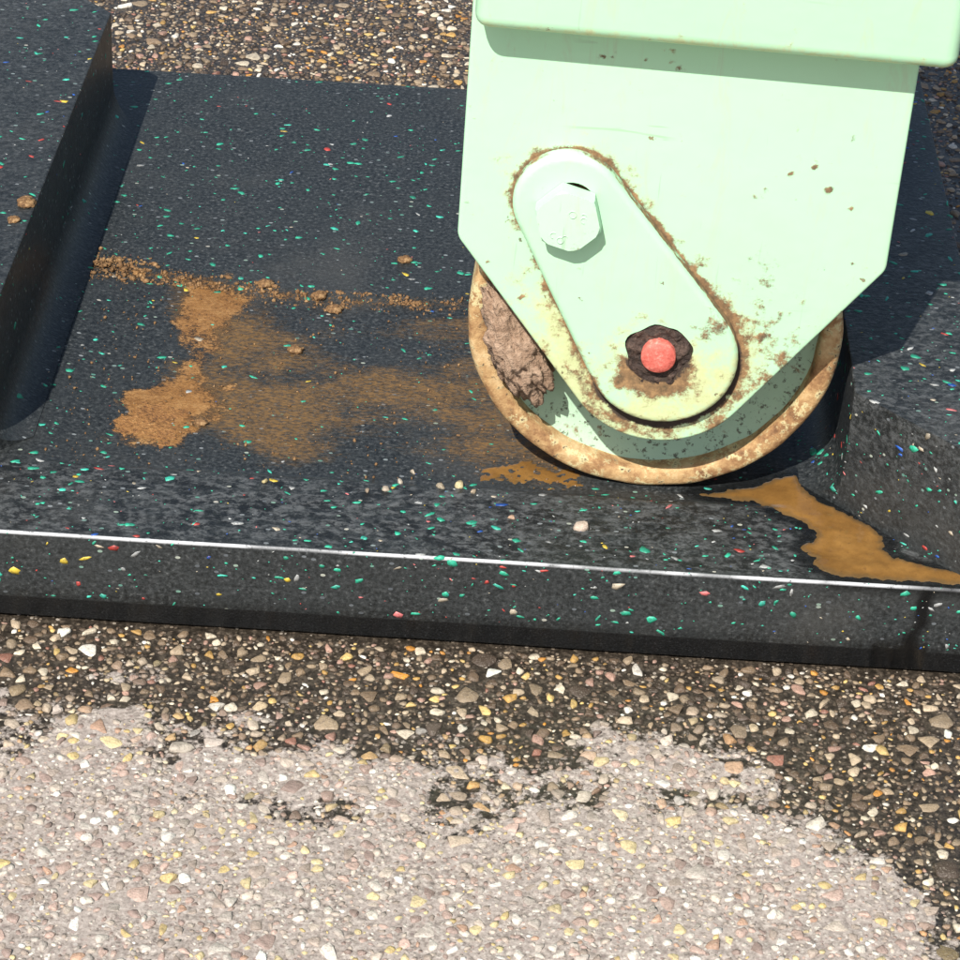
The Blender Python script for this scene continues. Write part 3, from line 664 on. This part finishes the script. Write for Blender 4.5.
def slab(name, outer, holes, yf, yb, bev, cut, mat, parent, nb=3):
    """plate in the local xz plane, front at yf (towards camera), rounded front edge; holes = list of outlines"""
    bm = bmesh.new()
    def loop(pts, y): return [bm.verts.new((p[0], y, p[1])) for p in pts]
    def bridge(a, b):
        for i in range(len(a)): bm.faces.new((a[i], a[(i+1) % len(a)], b[(i+1) % len(a)], b[i]))
    L = []
    for k in range(nb+1):
        a = k/nb*pi/2; L.append(loop(offset(outer, bev*(1-sin(a))), yf+bev*(1-cos(a))))
    back = loop(outer, yb)
    edges = []
    def closed(lp): return [bm.edges.get((lp[i], lp[(i+1) % len(lp)])) or bm.edges.new((lp[i], lp[(i+1) % len(lp)])) for i in range(len(lp))]
    fr, bk = closed(L[0]), closed(back)
    for h in holes:
        a, b2 = loop(h, yf), loop(h, yb); fr += closed(a); bk += closed(b2); bridge(a, b2)
    bmesh.ops.triangle_fill(bm, edges=fr, use_beauty=True); bmesh.ops.triangle_fill(bm, edges=bk, use_beauty=True)
    for k in range(nb): bridge(L[k], L[k+1])
    bridge(L[nb], back)
    xs = [p[0] for p in outer]; zs = [p[1] for p in outer]
    if cut:
        for ax, lo, hi in ((0, min(xs), max(xs)), (2, min(zs), max(zs))):
            no = Vector((0, 0, 0)); no[ax] = 1
            for k in range(1, int((hi-lo)/cut)):
                co = Vector((0, 0, 0)); co[ax] = lo+k*cut
                bmesh.ops.bisect_plane(bm, geom=bm.verts[:]+bm.edges[:]+bm.faces[:], dist=1e-6, plane_co=co, plane_no=no)
    me = bm_mesh(name, bm); o = link(name, me, mat, parent, smooth=True); me.set_sharp_from_angle(angle=radians(40)); return o

# keeper plate outline: small upper end, large lower end
UC, UR, LC, LR = Vector((-.0505, .0875)), .0275, Vector((.0045, .0055)), .0385
def egg(uc, ur, lc, lr, n=26):
    d = lc-uc; L = d.length; base_a = atan2(d.y, d.x); be = math.acos((ur-lr)/L)
    return arc(uc.x, uc.y, ur, base_a+be, base_a+2*pi-be, n) + arc(lc.x, lc.y, lr, base_a-be, base_a+be, n)
def egg_sd(x, z):
    d = LC-UC; L = d.length; ax = np.array([d.x/L, d.y/L]); px, pz = x-UC.x, z-UC.y
    t = np.clip((px*ax[0]+pz*ax[1])/L, 0, 1); rr = UR+(LR-UR)*t
    return np.hypot(px-ax[0]*L*t, pz-ax[1]*L*t)-rr
YP, YPB, YK = -.077, -.065, -.0855
def tangent_angle(px, pz, cx, cz, r, sg):
    d = hypot(px-cx, pz-cz); return atan2(pz-cz, px-cx) + sg*math.acos(r/d)
BC = (.0042, .0020, .0508)
tl = tangent_angle(-.1045, .0605, *BC, 1); tr = tangent_angle(.1105, .0635, *BC, -1)
if tl > 0: tl -= 2*pi
bot = arc(BC[0], BC[1], BC[2], tl, tr, 24)
pl = round_poly([(-.1045, .215), (-.1045, .0605)] + bot + [(.1105, .0635), (.1105, .215)], [0, .010] + [0]*len(bot) + [.009, 0], 8)
plate = slab('fork_plate', pl, [], YP, YPB, .0014, .0023, PAINT, leg)
def noise_xz(x, z, s, o=4, k=0): return fbm(x+5+k, z+3+k*2, s, o)
def paint_plate(o):
    me = o.data; c = coords(me); x, y, z = c.T; sd = egg_sd(x, z); n = noise_xz(x, z, 60); nl = noise_xz(x, z, 22, 3, 2)
    low = sstep(.07, -.03, z)
    right = sstep(-.01, .03, x-z*.35+.01)
    psd = poly_sd(x, z, np.array(pl))
    near = np.exp(-np.maximum(sd, 0)/.0035)
    # rust collects in the corner round the keeper plate, most along its upper right flank and lower edge
    ang = np.arctan2(z-.045, x+.02)
    flank = np.clip(sstep(-.35, .15, (x+.023)*.83+(z-.045)*.55-.012), 0, 1)
    rust = .62*np.exp(-np.maximum(sd, 0)/.0040)*(.12+.88*flank) + .34*np.exp(-np.maximum(sd, 0)/.0012) + .36*np.exp(-np.maximum(sd, 0)/.010)*flank*sstep(.10, .03, z)*(.5+nl)
    rust += .36*sstep(.03, -.03, z)*np.exp(-np.maximum(sd, 0)/.012)*(.4+n)
    rust += .22*np.exp(-np.abs(psd)/.0018)*sstep(.07, .02, z)*(n > .5)
    rust += .48*np.exp(-((x-.058)/.014)**2-((z-.018)/.03)**2)*nl + .5*np.exp(-((x-.05)/.012)**2-((z-.058)/.012)**2)*nl + .45*low*np.exp(-np.abs(psd+.006)/.006)*n
    stain = .85*sstep(.06, -.02, z)*np.exp(-np.maximum(sd, 0)/.026)*(.5+.9*nl) + .30*low*sstep(.02, -.07, x) + .35*np.exp(-np.maximum(sd, 0)/.008)*(.4+flank) + .10*nl
    for sx, sz, q, rr in ((67.5,117,.95,1.6),(76.5,105,1.0,2.0),(41,98,.8,1.4),(46,103,.6,1.1),(57,112,.7,1.0),(61,99,.55,1.1),(84,134,.9,1.4),(15,95,.85,1.3),(-62,140,.8,1.3),(-70,30,.8,1.4),(88,96,.8,1.2),(-43,166,.75,1.1),(-39.5,165.5,.8,1.3),(-35,165,.7,1.0),(-20,164.5,.85,1.3),(-7,165,.7,1.1),(-3,162,.75,1.1),(52,164,.65,1.0),(-36,168,.7,1.0),(54,20,.7,2.),(25,121,.5,1.2),(-88,48,.7,1.4),(-92,62,.55,1.3),(71,88,.5,1.3),(83,120,.5,1.2),(-101,80,.7,1.2),(93,66,.6,1.2),(62,66,.6,1.1),(30,150,.5,1.1)):
        rust += q*np.exp(-(((x-sx/1000)/(rr*.0011))**2+((z-sz/1000)/(rr*.0009))**2))
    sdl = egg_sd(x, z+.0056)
    grime_shade = 1.25*np.exp(-np.maximum(sdl, 0)/.0030)*sstep(.035, .0, z)*sstep(-.045, -.015, x)*(.55+.7*nl) + .30*np.exp(-np.maximum(sd, 0)/.0018)  # keeper's cast shadow painted below its lower edge, plus grime in the joint
    f = (np.abs(y-YP) < .004)
    attr(me, 'rust', np.clip(rust, 0, 1)*f + .45*(~f)); attr(me, 'stain', np.clip(stain, 0, 1)*f); attr(me, 'grime_shade', np.clip(grime_shade, 0, 1)*f)
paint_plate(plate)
rear = link('fork_plate', slab('tmp', pl, [], .065, .077, .0014, 0, PAINT, leg).data, PAINT, leg)
bpy.data.objects.remove(bpy.data.objects['tmp'])
rear.data.name = 'rear_plate'

PIN = Vector((.0022, .0088)); BOLT = Vector((-.0496, .0840))
hole_pin = [(PIN.x-.0008+.0168*(1+.07*sin(3*a+1)+.05*sin(5*a))*cos(a), PIN.y+.0005+.0160*(1+.06*sin(2*a)+.05*sin(7*a+2))*sin(a)) for a in np.linspace(0, 2*pi, 40, endpoint=False)]
hole_bolt = arc(BOLT.x+.0008, BOLT.y+.0046, .0121, 0, 2*pi*31/32, 31)
keeper = slab('keeper_plate', egg(UC, UR, LC, LR), [hole_pin, hole_bolt], YK, YP-.0004, .0032, .0020, PAINT, leg, nb=4)
def paint_keeper(o):
    me = o.data; c = coords(me); x, y, z = c.T; sd = egg_sd(x, z); n = noise_xz(x, z, 70, 4, 4); nl = noise_xz(x, z, 26, 3, 1)
    dp = np.hypot(x-PIN.x, z-PIN.y); hp = dp-.0168
    below = sstep(.012, -.012, z-PIN.y+.002)
    rust = .66*np.exp(-np.maximum(hp, 0)/.0045)*(.35+.75*below) + .85*np.exp(-((x-PIN.x)/.019)**2-((z-PIN.y+.0195)/.0068)**2)
    rust += .75*np.exp(-((x-.028)/.011)**2-((z-.027)/.009)**2)*(n+.3)
    side = (y > YK+.0022)
    rust += side*(.40+.25*sstep(.0, .02, x+.03)) + .55*np.exp(-np.abs(sd)/.0035)*sstep(.03, -.02, z)*(.3+1.2*n)
    rust += .32*np.exp(-((x+.018)/.02)**2-((z+.002)/.014)**2)*n
    stain = .85*np.exp(-np.maximum(hp, 0)/.014)*(.35+.8*below)*(.5+nl) + .40*sstep(.04, -.02, z)*nl*1.6 + .25*np.exp(-np.abs(sd)/.004)*sstep(.06, .0, z)
    grime_shade = .75*np.exp(-np.maximum(hp, 0)/.0016)*(.6+.4*below) + .8*side*(hp < .0005) + side*.35*sstep(.02, -.02, z)
    dbh = np.hypot(x-hole_bolt_c[0], z-hole_bolt_c[1]); grime_shade += .9*(side & (dbh < .0135))
    attr(me, 'rust', np.clip(rust, 0, 1)); attr(me, 'stain', np.clip(stain, 0, 1)); attr(me, 'grime_shade', np.clip(grime_shade, 0, 1))
hole_bolt_c = (BOLT.x+.0008, BOLT.y+.0052)
paint_keeper(keeper)

def hexbolt():
    bm = bmesh.new(); r = .0172; h = .0105; rot = radians(45)
    def ring(rad, y, n=36, hexw=1.0):
        out = []
        for i in range(n):
            a = 2*pi*i/n; hx = r*cos(pi/6)/cos(((a) % (pi/3))-pi/6)
            q = min(hx, rad) if hexw else rad
            out.append(bm.verts.new((BOLT.x+q*cos(a+rot), y, BOLT.y+q*sin(a+rot))))
        return out
    L = [ring(.03, YK-.0002), ring(.03, YK-h+.0020), ring(.0168, YK-h+.0008), ring(.0158, YK-h), ring(.006, YK-h-.0001)]
    for a, b in zip(L, L[1:]):
        for i in range(36): bm.faces.new((a[i], a[(i+1) % 36], b[(i+1) % 36], b[i]))
    bm.faces.new(L[-1])
    # shank down into the hole
    s0 = [bm.verts.new((BOLT.x+.0098*cos(2*pi*i/20), YK-.0001, BOLT.y+.0098*sin(2*pi*i/20))) for i in range(20)]
    s1 = [bm.verts.new((v.co.x, YP, v.co.z)) for v in s0]
    for i in range(20): bm.faces.new((s0[i], s0[(i+1) % 20], s1[(i+1) % 20], s1[i]))
    me = bm_mesh('hex_bolt', bm); c = coords(me)
    attr(me, 'rust', .3*np.exp(-np.abs(np.hypot(c[:,0]-BOLT.x, c[:,2]-BOLT.y)-.0155)/.001)*(c[:,2] < BOLT.y)); attr(me, 'stain', np.zeros(len(c))); attr(me, 'grime_shade', np.zeros(len(c)))
    o = link('hex_bolt', me, BOLTP, keeper, smooth=True); me.set_sharp_from_angle(angle=radians(25))
    # raised forging marks on the head
    def ringmark(cx, cz, rad, seg=14, span=2*pi, a0=0):
        bm = bmesh.new(); prev = None; first = None; n = seg if span < 6.2 else seg
        for k in range(n+1):
            a = a0+span*k/n; ca, sa = cos(a), sin(a)
            q = [bm.verts.new((cx+(rad+dr)*ca, YK-h-.0001+dy, cz+(rad+dr)*sa)) for dr, dy in ((-.00035, .0004), (0, -.00045), (.00035, .0004))]
            if prev:
                for j in range(2): bm.faces.new((prev[j], prev[j+1], q[j+1], q[j]))
            prev = q
        me = bm_mesh('forging_mark', bm)
        for nm in ('rust', 'stain', 'grime_shade'): attr(me, nm, np.full(len(me.vertices), .12))
        link('forging_mark', me, BOLTP, o, smooth=True)
    for dx, dz, rad, span, a0 in ((.0020, .0045, .0019, 2*pi, 0), (.0076, .0018, .0015, 4.6, .5), (.0075, .0042, .0012, 2.4, .2), (-.0065, -.0078, .0016, 3.6, 1.0), (-.0030, -.0102, .0017, 2*pi, 0), (-.0008, -.0088, .0013, 2.6, .4)):
        ringmark(BOLT.x+dx, BOLT.y+dz, rad, 14, span, a0)
hexbolt()

def pin_and_grease():
    # axle pin right through the fork, with a slightly domed red end
    bm = bmesh.new(); prof = [(.0, YK-.0050), (.0050, YK-.0050), (.0082, YK-.0049), (.0088, YK-.0043), (.0089, YK+.002), (.0089, .080), (0, .080)]
    rings = []
    for rr, y in prof:
        rings.append([bm.verts.new((PIN.x+rr*cos(2*pi*i/40), y, PIN.y+rr*sin(2*pi*i/40))) for i in range(40)] if rr else [bm.verts.new((PIN.x, y, PIN.y))])
    for a, b in zip(rings, rings[1:]):
        for i in range(40):
            j = (i+1) % 40
            if len(a) == 1: bm.faces.new((a[0], b[i], b[j]))
            elif len(b) == 1: bm.faces.new((a[i], a[j], b[0]))
            else: bm.faces.new((a[i], a[j], b[j], b[i]))
    o = link('axle_pin', bm_mesh('axle_pin', bm), REDPIN, leg, smooth=True); o.data.set_sharp_from_angle(angle=radians(50))
    # caked grease filling the oversized hole
    nr, na = 26, 110; V = []; F = []
    for i in range(nr):
        t = i/(nr-1); rad = .0080+(.0200-.0080)*t
        for k in range(na):
            a = 2*pi*k/na; low = max(0, -sin(a))
            rr = rad*(1+.05*sin(3*a+1)+(.18*low*t)); xx, zz = PIN.x+rr*cos(a), PIN.y+rr*sin(a)
            nn = mnoise.fractal(Vector((xx, 0, zz))*160, .8, 2.1, 5)
            y = YK+.0006-.0010*(1-t)*1.2+nn*.0019+.0020*sstep(.55, .95, np.array(t))*(1-low)+.0016*t**6
            y += .003*max(0, sin(a)-.3)*(.6-abs(t-.5))
            V.append((xx, float(y), zz))
    for i in range(nr-1):
        for k in range(na): F.append((i*na+k, (i+1)*na+k, (i+1)*na+(k+1) % na, i*na+(k+1) % na))
    link('caked_grease', mesh_np('caked_grease', np.array(V), np.array(F)), GREASE, keeper, smooth=True)
pin_and_grease()

def lathe(name, prof, mat, parent, n=144, jit=0):
    V = []; F = []
    m_ = len(prof)
    for k in range(n):
        a = 2*pi*k/n
        for j, (rr, y) in enumerate(prof):
            q = rr + (jit*mnoise.noise(Vector((cos(a)*6, sin(a)*6, j*.3))) if jit else 0)
            V.append((q*cos(a), y, q*sin(a)))
    for k in range(n):
        k2 = (k+1) % n
        for j in range(m_-1): F.append((k*m_+j, k*m_+j+1, k2*m_+j+1, k2*m_+j))
    me = mesh_np(name, np.array(V), np.array(F))
    bm = bmesh.new(); bm.from_mesh(me); bmesh.ops.remove_doubles(bm, verts=bm.verts, dist=1e-6); bmesh.ops.recalc_face_normals(bm, faces=bm.faces); bm.to_mesh(me); bm.free()
    o = link(name, me, mat, parent, smooth=True); me.set_sharp_from_angle(angle=radians(45)); return o
wheel = bpy.data.objects.new('wheel', None); C.objects.link(wheel); wheel.parent = leg; wheel.empty_display_size = .05
F0, F1 = -.047, .047
lathe('rim', [(.0862, F0+.020), (.0864, F0+.004), (.0872, F0+.0015), (.0888, F0+.0004), (.0945, F0), (.0966, F0+.0010), (R_W, F0+.0035), (R_W, F0+.02), (R_W, F1-.02), (R_W, F1-.003), (.0955, F1), (.088, F1), (.085, F1-.003), (.0862, F1-.020), (.0862, F0+.020)], RIM, wheel, jit=.0007)
lathe('web', [(.022, F0+.0145), (.060, F0+.0150), (.078, F0+.0140), (.0868, F0+.0105), (.0868, F1-.0105), (.078, F1-.014), (.022, F1-.0145), (.022, F0+.0145)], WEB, wheel, jit=.0)
lathe('hub', [(.0092, -.062), (.026, -.062), (.027, -.060), (.027, .060), (.026, .062), (.0092, .062), (.0092, -.062)], WEB, wheel, n=64)

# tall box section the fork hangs from
def column():
    bx0, bx1, by0, by1, z0, z1 = -.1022, .1258, -.0995, .125, .1824, .95
    bm = bmesh.new(); bmesh.ops.create_cube(bm, size=1)
    for v in bm.verts: v.co = Vector((bx0 if v.co.x < 0 else bx1, by0 if v.co.y < 0 else by1, z0 if v.co.z < 0 else z1))
    bmesh.ops.bevel(bm, geom=bm.edges[:], offset=.007, segments=5, profile=.5, affect='EDGES')
    me = bm_mesh('column', bm)
    c = coords(me)
    for nm in ('rust', 'grime_shade'): attr(me, nm, np.zeros(len(c)))
    attr(me, 'stain', .55*sstep(z0+.009, z0+.001, c[:,2]))
    o = link('column', me, PAINT, leg, smooth=True); me.set_sharp_from_angle(angle=radians(60))
    return o
column()

# dried clay wedged between fork plate and wheel rim
def wheel_clod():
    bm = bmesh.new(); bmesh.ops.create_icosphere(bm, subdivisions=5, radius=1)
    A, B = Vector((-.0870, .024)), Vector((-.0585, -.0440))
    d = (B-A); L = d.length; t = d.normalized(); nrm = Vector((-t.y, t.x))
    for v in bm.verts:
        p = v.co.copy(); s = p.z; w = .0175*(1-.35*max(0, s)**2)*(.80-.20*s)
        q = p*2.2+Vector((3, 1, 7)); nn = mnoise.fractal(q, .75, 2.1, 6); cr = mnoise.noise(p*5.5+Vector((9, 2, 1)))
        k = 1+.26*nn - .16*max(0, .12-abs(cr))/.12
        a = A+(B-A)*(.5-.5*s*k) + nrm*(p.x*w*k)
        v.co = Vector((a.x, -.0535+p.y*.0115*k, a.y))
    me = bm_mesh('wedged_clay', bm); o = link('wedged_clay', me, CLAY, smooth=True)
    o.matrix_world = Matrix.Translation(AX) @ leg.rotation_euler.to_matrix().to_4x4()
    tag(o, 'dried cracked brown clay wedged between the wheel rim and the green fork plate', 'clay')
wheel_clod()
